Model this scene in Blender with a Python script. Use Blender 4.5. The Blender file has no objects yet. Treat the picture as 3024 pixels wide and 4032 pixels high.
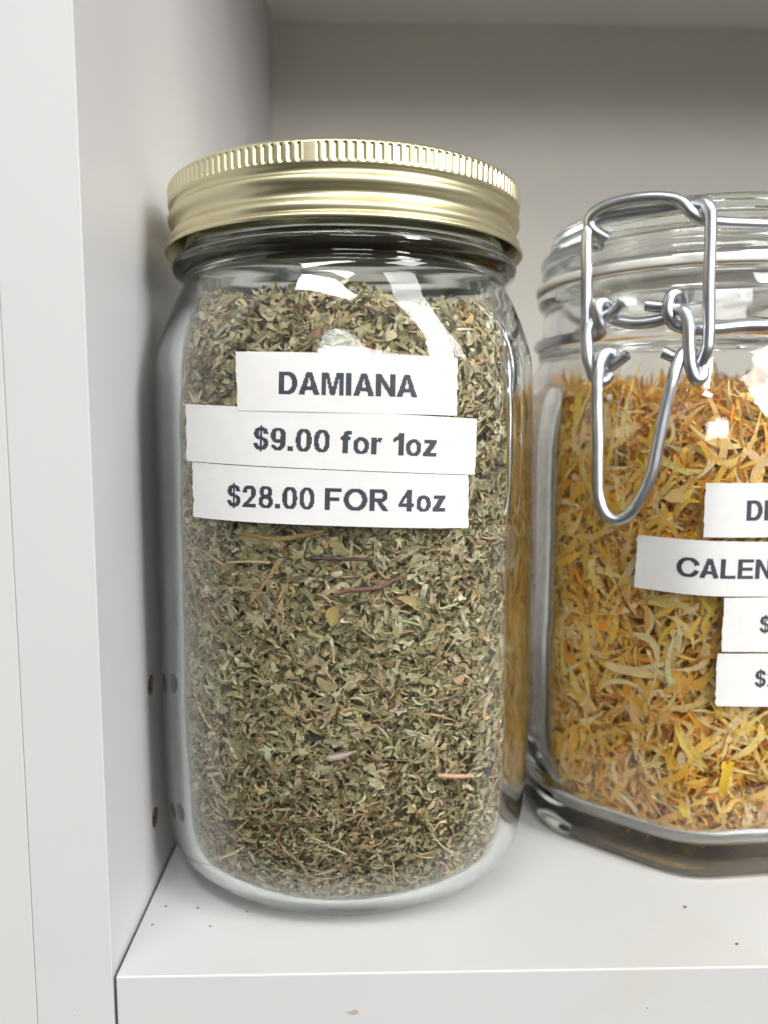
import bpy, bmesh, math
import numpy as np
from mathutils import Vector

# ------------------------------------------------------------------ camera, world, lights, exposure
S = 0.01                      # everything below is written in centimetres
sc = bpy.context.scene
sc.render.engine = 'CYCLES'
sc.view_settings.view_transform = 'Standard'
sc.view_settings.look = 'None'
sc.view_settings.exposure = 0.0
sc.view_settings.gamma = 1.0
sc.view_settings.use_curve_mapping = False

cam = bpy.data.cameras.new('camera'); camo = bpy.data.objects.new('camera', cam)
sc.collection.objects.link(camo); sc.camera = camo
cam.sensor_fit = 'HORIZONTAL'; cam.sensor_width = 36; cam.lens = 36.07
cam.clip_start = 0.005; cam.clip_end = 60
camo.location = (5.245*S, -14.81*S, 11.18*S)
camo.rotation_euler = (math.pi/2 - .1071, 0, -.0228)
cam.dof.use_dof = True; cam.dof.focus_distance = .163; cam.dof.aperture_fstop = 14

world = bpy.data.worlds.new('World'); sc.world = world; world.use_nodes = True
wn = world.node_tree.nodes; wl = world.node_tree.links
bg = wn['Background']
tc = wn.new('ShaderNodeTexCoord'); sx = wn.new('ShaderNodeSeparateXYZ'); wr = wn.new('ShaderNodeValToRGB')
mr = wn.new('ShaderNodeMapRange'); mr.inputs['From Min'].default_value = -1; mr.inputs['From Max'].default_value = 1
wl.new(tc.outputs['Generated'], sx.inputs[0]); wl.new(sx.outputs['Z'], mr.inputs['Value'])
wl.new(mr.outputs[0], wr.inputs[0]); 
vm = wn.new('ShaderNodeVectorMath'); vm.operation = 'SCALE'; ad = wn.new('ShaderNodeMath'); ad.operation = 'MULTIPLY_ADD'
ad.inputs[1].default_value = .55; ad.inputs[2].default_value = 1.0      # the room is lighter on the right
wl.new(sx.outputs['X'], ad.inputs[0]); wl.new(wr.outputs[0], vm.inputs[0]); wl.new(ad.outputs[0], vm.inputs['Scale']); wl.new(vm.outputs[0], bg.inputs['Color'])
cr = wr.color_ramp
cr.elements[0].position = .25; cr.elements[0].color = (.10, .095, .085, 1)
cr.elements[1].position = .8; cr.elements[1].color = (.62, .62, .61, 1)
e = cr.elements.new(.5); e.color = (.20, .195, .185, 1)
e = cr.elements.new(.6); e.color = (.40, .395, .38, 1)
bg.inputs['Strength'].default_value = WORLD_STR = 0.72

def area(name, loc, sx_, sy_, watts, target, col=(1, .99, .97)):
    l = bpy.data.lights.new(name, 'AREA'); l.shape = 'RECTANGLE'; l.size = sx_; l.size_y = sy_
    l.energy = watts; l.color = col
    o = bpy.data.objects.new(name, l); sc.collection.objects.link(o)
    o.location = loc
    d = Vector(target) - Vector(loc)
    o.rotation_euler = d.to_track_quat('-Z', 'Y').to_euler()
    return o
# rows of ceiling fluorescents in front of the shelf (metres)
area('ceiling_light', (1.30, -1.05, 1.20), .6, 1.2, 33, (.4, -.3, 0))
area('ceiling_light', (-.15, -.80, 1.30), 0.8, .18, 14, (0, -.6, 0))
area('ceiling_light', (2.6, -2.6, 1.10), .6, 1.2, 61, (.8, -1.0, 0))
area('ceiling_light', (.6, -4.8, 1.20), 2.4, .6, 64, (.4, -3.0, 0))

sc.cycles.use_denoising = True
try: sc.cycles.denoiser = 'OPENIMAGEDENOISE'
except Exception: pass
sc.cycles.use_adaptive_sampling = False
sc.cycles.max_bounces = 24; sc.cycles.transmission_bounces = 20; sc.cycles.glossy_bounces = 8
sc.cycles.diffuse_bounces = 5; sc.cycles.transparent_max_bounces = 16
sc.cycles.caustics_reflective = True; sc.cycles.caustics_refractive = True
sc.cycles.sample_clamp_indirect = 0.0; sc.cycles.blur_glossy = 0.3

# ------------------------------------------------------------------ helpers
rng = np.random.default_rng(7)
def link(name, me, parent=None):
    o = bpy.data.objects.new(name, me); sc.collection.objects.link(o)
    if parent is not None: o.parent = parent
    return o
def thing(name, label, cat, loc=(0, 0, 0), group=None):
    o = link(name, None); o.location = tuple(c*S for c in loc)
    o['label'] = label; o['category'] = cat
    if group: o['group'] = group
    return o
def tag(o, label, cat, group=None, kind=None):
    o['label'] = label; o['category'] = cat
    if group: o['group'] = group
    if kind: o['kind'] = kind
    return o
def mesh(name, V, F, mat, parent=None, smooth_=True, origin=(0, 0, 0), col=None):
    """V (n,3) world cm; F int array (m,k) or list of such arrays."""
    V = (np.asarray(V, float) - np.asarray(origin)) * S
    Fs = F if isinstance(F, list) else [F]
    Fs = [np.asarray(f, np.int32) for f in Fs if len(f)]
    me = bpy.data.meshes.new(name)
    me.vertices.add(len(V)); me.vertices.foreach_set('co', V.astype(np.float32).ravel())
    loops = np.concatenate([f.ravel() for f in Fs]); tot = np.concatenate([np.full(len(f), f.shape[1], np.int32) for f in Fs])
    me.loops.add(len(loops)); me.loops.foreach_set('vertex_index', loops)
    me.polygons.add(len(tot)); st = np.concatenate([[0], np.cumsum(tot)[:-1]]).astype(np.int32)
    me.polygons.foreach_set('loop_start', st); me.polygons.foreach_set('loop_total', tot)
    me.polygons.foreach_set('use_smooth', np.full(len(tot), smooth_))
    me.update(calc_edges=True); me.validate()
    if col is not None:
        a = me.color_attributes.new('tint', 'FLOAT_COLOR', 'POINT')
        c = np.ones((len(V), 4), np.float32); c[:, :3] = col; a.data.foreach_set('color', c.ravel())
    me.materials.append(mat)
    o = link(name, me, parent)
    if parent is None: o.location = tuple(c*S for c in origin)
    return o
def fixn(o):
    bm = bmesh.new(); bm.from_mesh(o.data); bmesh.ops.remove_doubles(bm, verts=bm.verts, dist=1e-6)
    bmesh.ops.recalc_face_normals(bm, faces=bm.faces); bm.to_mesh(o.data); bm.free(); return o
def box(name, a, b, mat, parent=None, bev=.04, origin=(0, 0, 0)):
    a = np.array(a, float); b = np.array(b, float)
    bm = bmesh.new(); bmesh.ops.create_cube(bm, size=1)
    for v in bm.verts: v.co = Vector(((a + (b-a)*(np.array(v.co)+.5)) - np.array(origin))*S)
    if bev: bmesh.ops.bevel(bm, geom=list(bm.edges), offset=bev*S, segments=3, affect='EDGES', profile=.6)
    me = bpy.data.meshes.new(name); bm.to_mesh(me); bm.free(); me.materials.append(mat)
    for p in me.polygons: p.use_smooth = False
    o = link(name, me, parent)
    if parent is None: o.location = tuple(c*S for c in origin)
    return o
def grid_faces(n, m, wrap_n=False, wrap_m=False):
    I = np.arange(n if wrap_n else n-1); J = np.arange(m if wrap_m else m-1)
    i, j = np.meshgrid(I, J, indexing='ij'); i2 = (i+1) % n; j2 = (j+1) % m
    return np.stack([i*m+j, i2*m+j, i2*m+j2, i*m+j2], -1).reshape(-1, 4)
def lathe(name, P, c, shape, mat, parent, nth=256, knurl=None, origin=(0, 0, 0)):
    """closed or axis-to-axis profile P (k,2) turned around c, with shape(th,z) and optional knurl(th,z,r)->r"""
    P = np.asarray(P); th = np.linspace(0, 2*math.pi, nth, endpoint=False)
    T, R = np.meshgrid(th, P[:, 0], indexing='ij'); _, Z = np.meshgrid(th, P[:, 1], indexing='ij')
    r = R * (shape(T, Z) if shape else 1)
    if knurl is not None: r = knurl(T, Z, r)
    V = np.stack([c[0]+r*np.cos(T), c[1]+r*np.sin(T), Z], -1).reshape(-1, 3)
    F = grid_faces(nth, len(P), wrap_n=True)
    return fixn(mesh(name, V, F, mat, parent, origin=origin))
def tube(pts, rad, n=14, closed=False, res=8):
    """smooth round wire through pts -> (V,F)"""
    P = np.array(pts, float)
    Q = []
    m = len(P); rg = range(m) if closed else range(m-1)
    for i in rg:
        a = P[(i-1) % m] if closed or i > 0 else 2*P[0]-P[1]
        b = P[i]; c = P[(i+1) % m]
        d = P[(i+2) % m] if closed or i+2 < m else 2*P[-1]-P[-2]
        # centripetal Catmull-Rom
        t0 = 0; t1 = t0+np.linalg.norm(b-a)**.5; t2 = t1+np.linalg.norm(c-b)**.5; t3 = t2+np.linalg.norm(d-c)**.5
        for k in range(res):
            t = t1+(t2-t1)*k/res
            A1 = (t1-t)/(t1-t0)*a+(t-t0)/(t1-t0)*b; A2 = (t2-t)/(t2-t1)*b+(t-t1)/(t2-t1)*c; A3 = (t3-t)/(t3-t2)*c+(t-t2)/(t3-t2)*d
            B1 = (t2-t)/(t2-t0)*A1+(t-t0)/(t2-t0)*A2; B2 = (t3-t)/(t3-t1)*A2+(t-t1)/(t3-t1)*A3
            Q.append((t2-t)/(t2-t1)*B1+(t-t1)/(t2-t1)*B2)
    if not closed: Q.append(P[-1])
    Q = np.array(Q); k = len(Q)
    T = np.gradient(Q, axis=0) if not closed else np.roll(Q, -1, 0)-np.roll(Q, 1, 0)
    T /= np.linalg.norm(T, axis=1)[:, None]
    N = np.zeros_like(Q); v = np.cross(T[0], [.3, .2, 1.]); v /= np.linalg.norm(v); N[0] = v
    for i in range(1, k):
        v = N[i-1]-T[i]*(N[i-1]@T[i]); N[i] = v/np.linalg.norm(v)
    B = np.cross(T, N); a = np.linspace(0, 2*math.pi, n, endpoint=False)
    R = np.full(k, rad)
    if not closed:   # cut ends, slightly rounded
        Q = np.vstack([Q[0]-T[0]*rad*.0, Q, Q[-1]]); N = np.vstack([N[0], N, N[-1]]); B = np.vstack([B[0], B, B[-1]])
        Q[1] += T[0]*rad*.12; Q[-2] -= T[-1]*rad*.12
        R = np.full(k+2, rad); R[0] = R[-1] = rad*.85
    V = (Q[:, None]+R[:, None, None]*(np.cos(a)[None, :, None]*N[:, None]+np.sin(a)[None, :, None]*B[:, None])).reshape(-1, 3)
    kk = len(Q); F = [grid_faces(kk, n, wrap_n=closed, wrap_m=True)]
    if not closed:
        F += [np.arange(n)[None, ::-1], (np.arange(n)+(kk-1)*n)[None]]
    return V, F
def join(parts):
    Vs = []; Q = []; E = []; off = 0
    for V, F in parts:
        Vs.append(V)
        for f in (F if isinstance(F, list) else [F]):
            (Q if f.shape[1] == 4 else E).append(f+off)
        off += len(V)
    out = [np.concatenate(Q)]
    by = {}
    for f in E: by.setdefault(f.shape[1], []).append(f)
    return np.concatenate(Vs), out+[np.concatenate(v) for v in by.values()]

# ------------------------------------------------------------------ materials
def mat(name):
    m = bpy.data.materials.new(name); m.use_nodes = True
    return m, m.node_tree.nodes, m.node_tree.links, m.node_tree.nodes['Principled BSDF']
def tex(n, l, kind, scale, **kw):
    t = n.new(kind); t.inputs['Scale'].default_value = scale
    for k, v in kw.items(): t.inputs[k].default_value = v
    c = n.new('ShaderNodeTexCoord'); l.new(c.outputs['Object'], t.inputs['Vector']); return t
def ramp(n, l, src, stops):
    r = n.new('ShaderNodeValToRGB'); l.new(src, r.inputs[0]); cr = r.color_ramp
    while len(cr.elements) < len(stops): cr.elements.new(.5)
    for e, (p, c) in zip(cr.elements, stops): e.position = p; e.color = (*c, 1)
    return r
def bump(n, l, p, src, strength, dist):
    b = n.new('ShaderNodeBump'); b.inputs['Strength'].default_value = strength; b.inputs['Distance'].default_value = dist
    l.new(src, b.inputs['Height']); l.new(b.outputs[0], p.inputs['Normal']); return b

def melamine(name, base, rough, dirt=True):
    m, n, l, p = mat(name)
    big = tex(n, l, 'ShaderNodeTexNoise', 22, Detail=5, Roughness=.6)
    r1 = ramp(n, l, big.outputs['Fac'], [(.3, tuple(b*.965 for b in base)), (.7, base)])
    col = r1.outputs[0]
    if dirt:   # tiny dark grains of dust, only here and there
        vo = tex(n, l, 'ShaderNodeTexVoronoi', 190, Randomness=1.0)
        rr = ramp(n, l, vo.outputs['Distance'], [(.022, (1, 1, 1)), (.04, (0, 0, 0))])
        cl = tex(n, l, 'ShaderNodeTexNoise', 45, Detail=2)
        r3 = ramp(n, l, cl.outputs['Fac'], [(.60, (0, 0, 0)), (.66, (1, 1, 1))])
        mu = n.new('ShaderNodeMath'); mu.operation = 'MULTIPLY'; l.new(rr.outputs[0], mu.inputs[0]); l.new(r3.outputs[0], mu.inputs[1])
        sm = tex(n, l, 'ShaderNodeTexNoise', 14, Detail=8, Roughness=.7, Distortion=1.2)
        r4 = ramp(n, l, sm.outputs['Fac'], [(.56, (0, 0, 0)), (.70, (.30, .30, .30))])
        mx2 = n.new('ShaderNodeMixRGB'); l.new(r4.outputs[0], mx2.inputs[0]); l.new(col, mx2.inputs[1]); mx2.inputs[2].default_value = (.52, .47, .40, 1)
        mx = n.new('ShaderNodeMixRGB'); l.new(mu.outputs[0], mx.inputs[0]); l.new(mx2.outputs[0], mx.inputs[1]); mx.inputs[2].default_value = (.17, .15, .13, 1)
        col = mx.outputs[0]
    l.new(col, p.inputs['Base Color'])
    fine = tex(n, l, 'ShaderNodeTexNoise', 900, Detail=2)
    bump(n, l, p, fine.outputs['Fac'], .25, .00004)
    p.inputs['Roughness'].default_value = rough; p.inputs['Specular IOR Level'].default_value = .45
    return m
M_WHITE = melamine('white_melamine', (.535, .54, .54), .36)
M_INNER = melamine('white_melamine_inner', (.575, .57, .585), .40)
M_BACK = melamine('white_melamine_back', (.60, .575, .525), .42)
M_EDGE = melamine('edge_banding', (.55, .55, .54), .32)
m, n, l, p = mat('raw_chipboard'); t = tex(n, l, 'ShaderNodeTexNoise', 1500, Detail=4)
l.new(ramp(n, l, t.outputs['Fac'], [(.3, (.06, .04, .03)), (.7, (.26, .19, .14))]).outputs[0], p.inputs['Base Color']); p.inputs['Roughness'].default_value = .9
M_CHIP = m

def glass(name, tint, dens, ior=1.5):
    m, n, l, p = mat(name)
    p.inputs['Base Color'].default_value = (*tint, 1); p.inputs['Transmission Weight'].default_value = 1
    p.inputs['Roughness'].default_value = 0.0; p.inputs['IOR'].default_value = ior
    sm = tex(n, l, 'ShaderNodeTexNoise', 70, Detail=6, Roughness=.7, Distortion=.8)    # fingerprints and dust film
    sr = ramp(n, l, sm.outputs['Fac'], [(.50, (0, 0, 0)), (.75, (.07, .07, .07))]); l.new(sr.outputs[0], p.inputs['Roughness'])
    va = n.new('ShaderNodeVolumeAbsorption'); va.inputs['Color'].default_value = (.56, .67, .63, 1); va.inputs['Density'].default_value = dens
    l.new(va.outputs[0], n['Material Output'].inputs['Volume'])
    w = tex(n, l, 'ShaderNodeTexNoise', 55, Detail=1, Roughness=.3)      # the faint waviness of moulded glass
    bump(n, l, p, w.outputs['Fac'], .22, .0009)
    return m
M_GLASS = glass('clear_jar_glass', (.985, .997, .990), 24)
M_GLASS2 = glass('clear_clip_jar_glass', (.992, .998, .995), 7)

m, n, l, p = mat('satin_gold_lid')
p.inputs['Base Color'].default_value = (.68, .63, .42, 1); p.inputs['Metallic'].default_value = 1; p.inputs['Roughness'].default_value = .27
t = tex(n, l, 'ShaderNodeTexNoise', 2500, Detail=3); bump(n, l, p, t.outputs['Fac'], .18, .00002)
t = tex(n, l, 'ShaderNodeTexNoise', 60, Detail=6)
mr_ = n.new('ShaderNodeMapRange'); mr_.inputs['To Min'].default_value = .33; mr_.inputs['To Max'].default_value = .46
l.new(t.outputs['Fac'], mr_.inputs[0]); l.new(mr_.outputs[0], p.inputs['Roughness'])
M_GOLD = m
m, n, l, p = mat('zinc_wire')
p.inputs['Base Color'].default_value = (.60, .62, .66, 1); p.inputs['Metallic'].default_value = 1
t = tex(n, l, 'ShaderNodeTexNoise', 350, Detail=6, Roughness=.7)
mr_ = n.new('ShaderNodeMapRange'); mr_.inputs['To Min'].default_value = .26; mr_.inputs['To Max'].default_value = .44
l.new(t.outputs['Fac'], mr_.inputs[0]); l.new(mr_.outputs[0], p.inputs['Roughness']); bump(n, l, p, t.outputs['Fac'], .25, .00006)
M_WIRE = m
m, n, l, p = mat('milky_rubber'); p.inputs['Base Color'].default_value = (.92, .90, .86, 1); p.inputs['Roughness'].default_value = .5
p.inputs['Subsurface Weight'].default_value = .2; p.inputs['Subsurface Radius'].default_value = (.002, .002, .002); M_RUBBER = m
m, n, l, p = mat('label_paper'); t = tex(n, l, 'ShaderNodeTexNoise', 300, Detail=6)
l.new(ramp(n, l, t.outputs['Fac'], [(.3, (.635, .63, .625)), (.7, (.665, .66, .655))]).outputs[0], p.inputs['Base Color'])
p.inputs['Roughness'].default_value = .62
t2 = tex(n, l, 'ShaderNodeTexNoise', 75, Detail=3); bump(n, l, p, t2.outputs['Fac'], .35, .00025); M_PAPER = m
m, n, l, p = mat('label_ink'); t = tex(n, l, 'ShaderNodeTexNoise', 600, Detail=3)
l.new(ramp(n, l, t.outputs['Fac'], [(.3, (.022, .028, .040)), (.75, (.040, .048, .062))]).outputs[0], p.inputs['Base Color']); p.inputs['Roughness'].default_value = .55; M_INK = m

m, n, l, p = mat('lid_liner_shade'); p.inputs['Base Color'].default_value = (.10, .075, .045, 1); p.inputs['Roughness'].default_value = .5; M_LINER_SHADE = m  # dark brown paints in the shade of the lid's unlit inside
def plantmat(name, transl, lo=.86):
    m, n, l, p = mat(name)
    a = n.new('ShaderNodeAttribute'); a.attribute_name = 'tint'
    t = tex(n, l, 'ShaderNodeTexNoise', 900, Detail=5, Roughness=.7)
    r = ramp(n, l, t.outputs['Fac'], [(.3, (lo, lo*.98, lo*.93)), (.7, (1.15, 1.15, 1.15))])
    mx = n.new('ShaderNodeMixRGB'); mx.blend_type = 'MULTIPLY'; mx.inputs[0].default_value = 1
    l.new(a.outputs['Color'], mx.inputs[1]); l.new(r.outputs[0], mx.inputs[2]); l.new(mx.outputs[0], p.inputs['Base Color'])
    p.inputs['Roughness'].default_value = .7; p.inputs['Specular IOR Level'].default_value = .25
    bump(n, l, p, t.outputs['Fac'], .4, .00012)
    if transl:
        tr = n.new('ShaderNodeBsdfTranslucent'); l.new(mx.outputs[0], tr.inputs[0])
        ms = n.new('ShaderNodeMixShader'); ms.inputs[0].default_value = transl
        l.new(p.outputs[0], ms.inputs[1]); l.new(tr.outputs[0], ms.inputs[2]); l.new(ms.outputs[0], n['Material Output'].inputs[0])
    return m
M_HERB = plantmat('dried_leaf', .12); M_PETAL = plantmat('dried_petal', .12, 1.0)

# ---- jar surfaces (all lengths in cm) ----
JAR1 = (4.73, 5.56); JAR2 = (14.70, 7.90)
P1_OUT = [(0,.10),(1.8,.10),(2.8,.08),(3.15,.03),(3.35,0),(3.6,.03),(3.95,.17),(4.27,.5),(4.49,1.05),(4.63,1.9),(4.70,3.0),(4.715,4.2),(4.72,6),(4.71,9),(4.68,11.5),(4.62,12.9),(4.49,13.66),(4.28,14.22),(4.12,14.55),(4.08,14.7),(4.15,14.83),(4.28,14.94),(4.33,15.06),(4.3,15.18),(4.14,15.27),(4.04,15.38),(4.0,15.6),(4.0,16.4),(3.98,16.80),(3.9,16.87)]
P1_IN = [(3.72,16.87),(3.66,16.78),(3.64,16.0),(3.64,15.0),(3.68,14.6),(3.86,14.1),(4.0,13.6),(4.08,12.9),(4.16,11.5),(4.20,8),(4.21,4.0),(4.19,2.7),(4.13,1.7),(4.0,1.0),(3.78,.58),(3.46,.36),(3.0,.28),(1.6,.24),(0,.24)]
P2_OUT = [(0,.30),(2.2,.28),(3.4,.22),(4.1,.08),(4.42,0),(4.66,.03),(4.79,.13),(4.88,.36),(4.92,.8),(4.95,2),(4.95,6),(4.94,10.6),(4.86,11.5),(4.66,12.3),(4.42,12.85),(4.29,13.15),(4.33,13.36),(4.22,13.5),(4.16,13.62),(4.2,13.78),(4.2,14.3),(4.2,14.6),(4.3,14.72),(4.36,14.85),(4.36,15.0),(4.3,15.09),(4.2,15.1)]
P2_IN = [(3.8,15.1),(3.72,15.04),(3.7,14.6),(3.72,13.6),(3.84,13.1),(4.06,12.4),(4.27,11.6),(4.38,10.6),(4.40,6),(4.40,2.6),(4.32,1.5),(4.1,.9),(3.72,.62),(3.2,.50),(2.2,.46),(0,.45)]
P2_LID = [(0,16.92),(2.6,16.92),(3.6,16.88),(3.92,16.78),(4.04,16.6),(4.06,16.35),(4.0,16.18),(3.99,16.02),(4.1,15.9),(4.22,15.82),(4.27,15.68),(4.27,15.45),(4.2,15.35),(4.0,15.33),(3.72,15.33),(3.6,15.28),(3.54,15.0),(3.42,14.9),(3.3,15.05),(3.28,15.6),(3.1,16.1),(2.4,16.35),(0,16.4)]

def catmull(pts, n=5):
    out = []
    P = [pts[0]] + list(pts) + [pts[-1]]
    for i in range(1, len(P) - 2):
        a, b, c, d = (np.array(P[k], float) for k in (i-1, i, i+1, i+2))
        # centripetal-ish safe tangents
        for k in range(n):
            t = k / n
            m1 = (c - a) * .5; m2 = (d - b) * .5
            L = np.linalg.norm(c - b)
            for m in (m1, m2):
                l = np.linalg.norm(m)
                if l > L: m *= L / l
            out.append((2*t**3-3*t**2+1)*b + (t**3-2*t**2+t)*m1 + (-2*t**3+3*t**2)*c + (t**3-t**2)*m2)
    out.append(np.array(pts[-1], float))
    return np.array(out)

def smooth(x, a, b):
    t = np.clip((x - a) / (b - a), 0, 1); return t * t * (3 - 2 * t)

def shape1(th, z):
    s = (np.abs(np.cos(th))**2.6 + np.abs(np.sin(th))**2.6)**(-1/2.6)
    return 1 + (s - 1) * smooth(z, 0.0, 1.2) * (1 - smooth(z, 12.6, 14.2))

def shape2(th, z):
    p = 20.0; a = math.radians(5)
    s = sum(np.abs(np.cos(th - a - k*math.pi/4))**p for k in range(4))**(-1/p)
    return 1 + (s - 1) * (1 - smooth(z, 11.6, 13.0))

def prof_r(P, z):
    # radius of the outer/inner wall at height z (upper branch of the profile, above the foot)
    q = catmull(P); i0 = int(np.argmax(q[:, 0] > 3.5)) if q[0, 0] < 1 else 0
    q = q[i0:] if q[0, 0] < 1 else q
    o = np.argsort(q[:, 1]); return np.interp(z, q[o, 1], q[o, 0])
Q1O = None
def outer(j, th, z):
    P, sh, c = (P1_OUT, shape1, JAR1) if j == 1 else (P2_OUT, shape2, JAR2)
    r = prof_r(P, z) * sh(th, z)
    return c[0] + r*np.cos(th), c[1] + r*np.sin(th)
# ------------------------------------------------------------------ lettering (a label printer's stair-stepped bold capitals)
def G_(ch, X, Y):
    def ell(cx, cy, rx, ry, n=2.3): return (np.abs((X-cx)/rx)**n + np.abs((Y-cy)/ry)**n) <= 1
    def rect(a, b, c, d): return (X >= a) & (X <= b) & (Y >= c) & (Y <= d)
    def poly(pts):
        ins = np.zeros(X.shape, bool); k = len(pts)
        for i in range(k):
            (x1, y1), (x2, y2) = pts[i], pts[(i+1) % k]
            if y1 == y2: continue
            c = ((y1 > Y) != (y2 > Y)) & (X < (x2-x1)*(Y-y1)/(y2-y1)+x1); ins ^= c
        return ins
    if ch == 'D': return .70, (rect(0, .33, 0, 1) | (ell(.30, .5, .40, .5) & (X > .3))) & ~(rect(.2, .33, .17, .83) | (ell(.30, .5, .20, .33) & (X > .3)))
    if ch == 'A': return .80, poly([(0, 0), (.295, 1), (.505, 1), (.80, 0), (.58, 0), (.515, .22), (.285, .22), (.22, 0)]) & ~poly([(.325, .38), (.40, .78), (.475, .38)])
    if ch == 'M': return .86, poly([(0, 0), (0, 1), (.28, 1), (.43, .33), (.58, 1), (.86, 1), (.86, 0), (.675, 0), (.675, .78), (.515, 0), (.345, 0), (.185, .78), (.185, 0)])
    if ch == 'I': return .205, rect(0, .205, 0, 1)
    if ch == 'N': return .73, poly([(0, 0), (0, 1), (.2, 1), (.54, .36), (.54, 1), (.73, 1), (.73, 0), (.53, 0), (.19, .65), (.19, 0)])
    if ch == '0': return .60, ell(.3, .5, .3, .51, 2.4) & ~ell(.3, .5, .115, .36, 2.2)
    if ch == '9':
        up = ell(.29, .67, .29, .34) & ~ell(.29, .675, .105, .185)
        st = ell(.29, .5, .30, .51, 2.4) & ~ell(.27, .5, .125, .36, 2.4) & (((X > .29) & (Y < .68)) | (Y < .25))
        return .59, up | st
    if ch == '8': return .60, (ell(.3, .735, .265, .275) & ~ell(.3, .745, .095, .125)) | (ell(.3, .285, .3, .295) & ~ell(.3, .285, .115, .145))
    if ch == '2': return .60, (ell(.30, .70, .285, .31) & ~ell(.29, .70, .095, .15) & ((Y > .68) | (X > .38)) & (Y > .56)) | poly([(.40, .62), (.585, .66), (.55, .50), (.28, .17), (.60, .17), (.60, 0), (-.01, 0), (.03, .14), (.36, .5)])
    if ch == '4': return .63, poly([(.35, 1), (.53, 1), (.53, .38), (.63, .38), (.63, .21), (.53, .21), (.53, 0), (.335, 0), (.335, .21), (0, .21), (0, .37)]) & ~poly([(.15, .38), (.335, .38), (.335, .70)])
    if ch == '1': return .42, rect(.22, .42, 0, 1) | poly([(0, .74), (0, .57), (.12, .62), (.24, .71), (.24, 1), (.27, 1), (.16, .84)])
    if ch == '.': return .20, rect(0, .20, 0, .20)
    if ch == '$':
        s = (ell(.29, .72, .275, .285) & ~ell(.29, .72, .10, .135) & ~((X > .29) & (Y < .69))) | (ell(.29, .28, .29, .295) & ~ell(.29, .28, .11, .145) & ~((X < .29) & (Y > .31)))
        return .58, s | rect(.255, .335, -.10, 1.09)
    if ch == 'f': return .40, rect(.1, .295, 0, .78) | rect(0, .39, .58, .73) | (ell(.34, .78, .24, .235) & ~ell(.37, .77, .075, .075) & (Y > .76) & (X < .43))
    if ch == 'o': return .60, ell(.3, .365, .3, .378) & ~ell(.3, .365, .118, .225)
    if ch == 'r': return .41, rect(0, .195, 0, .73) | poly([(.15, .38), (.195, .50), (.26, .565), (.35, .55), (.41, .725), (.34, .745), (.26, .73), (.17, .63)])
    if ch == 'z': return .54, rect(.02, .52, .575, .73) | rect(0, .54, 0, .155) | poly([(.27, .6), (.52, .6), (.26, .14), (0, .14)])
    if ch == 'F': return .68, rect(0, .205, 0, 1) | rect(0, .68, .83, 1) | rect(0, .61, .42, .59)
    if ch == 'O': return .94, ell(.47, .5, .47, .515, 2.2) & ~ell(.47, .5, .26, .34, 2.1)
    if ch == 'R': return .78, rect(0, .205, 0, 1) | ((rect(0, .46, .41, 1) | (ell(.44, .705, .29, .295) & (X > .44))) & ~(rect(.2, .44, .575, .835) | (ell(.43, .705, .10, .13) & (X > .43)))) | poly([(.27, .44), (.46, .44), (.56, .32), (.78, 0), (.54, 0), (.38, .26), (.29, .42)])
    if ch == 'C': return .88, ell(.47, .5, .47, .515, 2.2) & ~ell(.47, .5, .26, .34, 2.1) & ~poly([(.45, .5), (1.2, .74), (1.2, .25)]) & (X < .9)
    if ch == 'L': return .68, rect(0, .205, 0, 1) | rect(0, .68, 0, .17)
    if ch == 'E': return .70, rect(0, .205, 0, 1) | rect(0, .69, .83, 1) | rect(0, .64, .425, .585) | rect(0, .70, 0, .17)
    if ch == 'U': return .74, (rect(0, .205, .36, 1) | rect(.535, .74, .36, 1) | (ell(.37, .36, .37, .375) & (Y < .37))) & ~(ell(.37, .36, .165, .20) & (Y < .37))
    raise KeyError(ch)
def raster(txt, N=24):
    x = 0; spans = []
    for i, ch in enumerate(txt):
        if ch == ' ': x += .40; continue
        w, _ = G_(ch, np.zeros((1, 1)), np.zeros((1, 1)))
        gap = .09
        if ch in 'A' or (i and txt[i-1] == 'A'): gap = .055
        if i == 0 or txt[i-1] == ' ': gap = 0
        x += gap; spans.append((ch, x)); x += w
    W = int(round(x*N)); rows = np.arange(-4, N+4)
    B = np.zeros((len(rows), W), bool)
    X, Y = np.meshgrid((np.arange(W)+.5)/N, (rows+.5)/N)
    for ch, x0 in spans:
        w, m = G_(ch, X-x0, Y); B |= m & (X-x0 > -.03) & (X-x0 < w+.03)
    return B, x
_th = np.radians(np.arange(90, 451, .5)); _arc = {}
for _j, _z in ((1, 10.), (2, 7.)):
    _x, _y = outer(_j, _th, _z); _A = np.concatenate([[0], np.cumsum(np.hypot(np.diff(_x), np.diff(_y)))]); _arc[_j] = _A - np.interp(math.radians(270), _th, _A)
def arc_theta(j, s, z=0): return float(np.interp(s, _arc[j], _th))
def onsurf(j, s, z, off):
    th = np.interp(s, _arc[j], _th); x, y = outer(j, th, z); e = 1e-3
    x2, y2 = outer(j, th+e, z); tx, ty = x2-x, y2-y; L = np.hypot(tx, ty)
    return np.stack([x+ty/L*off, y-tx/L*off, z+0*x], -1)
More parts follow.
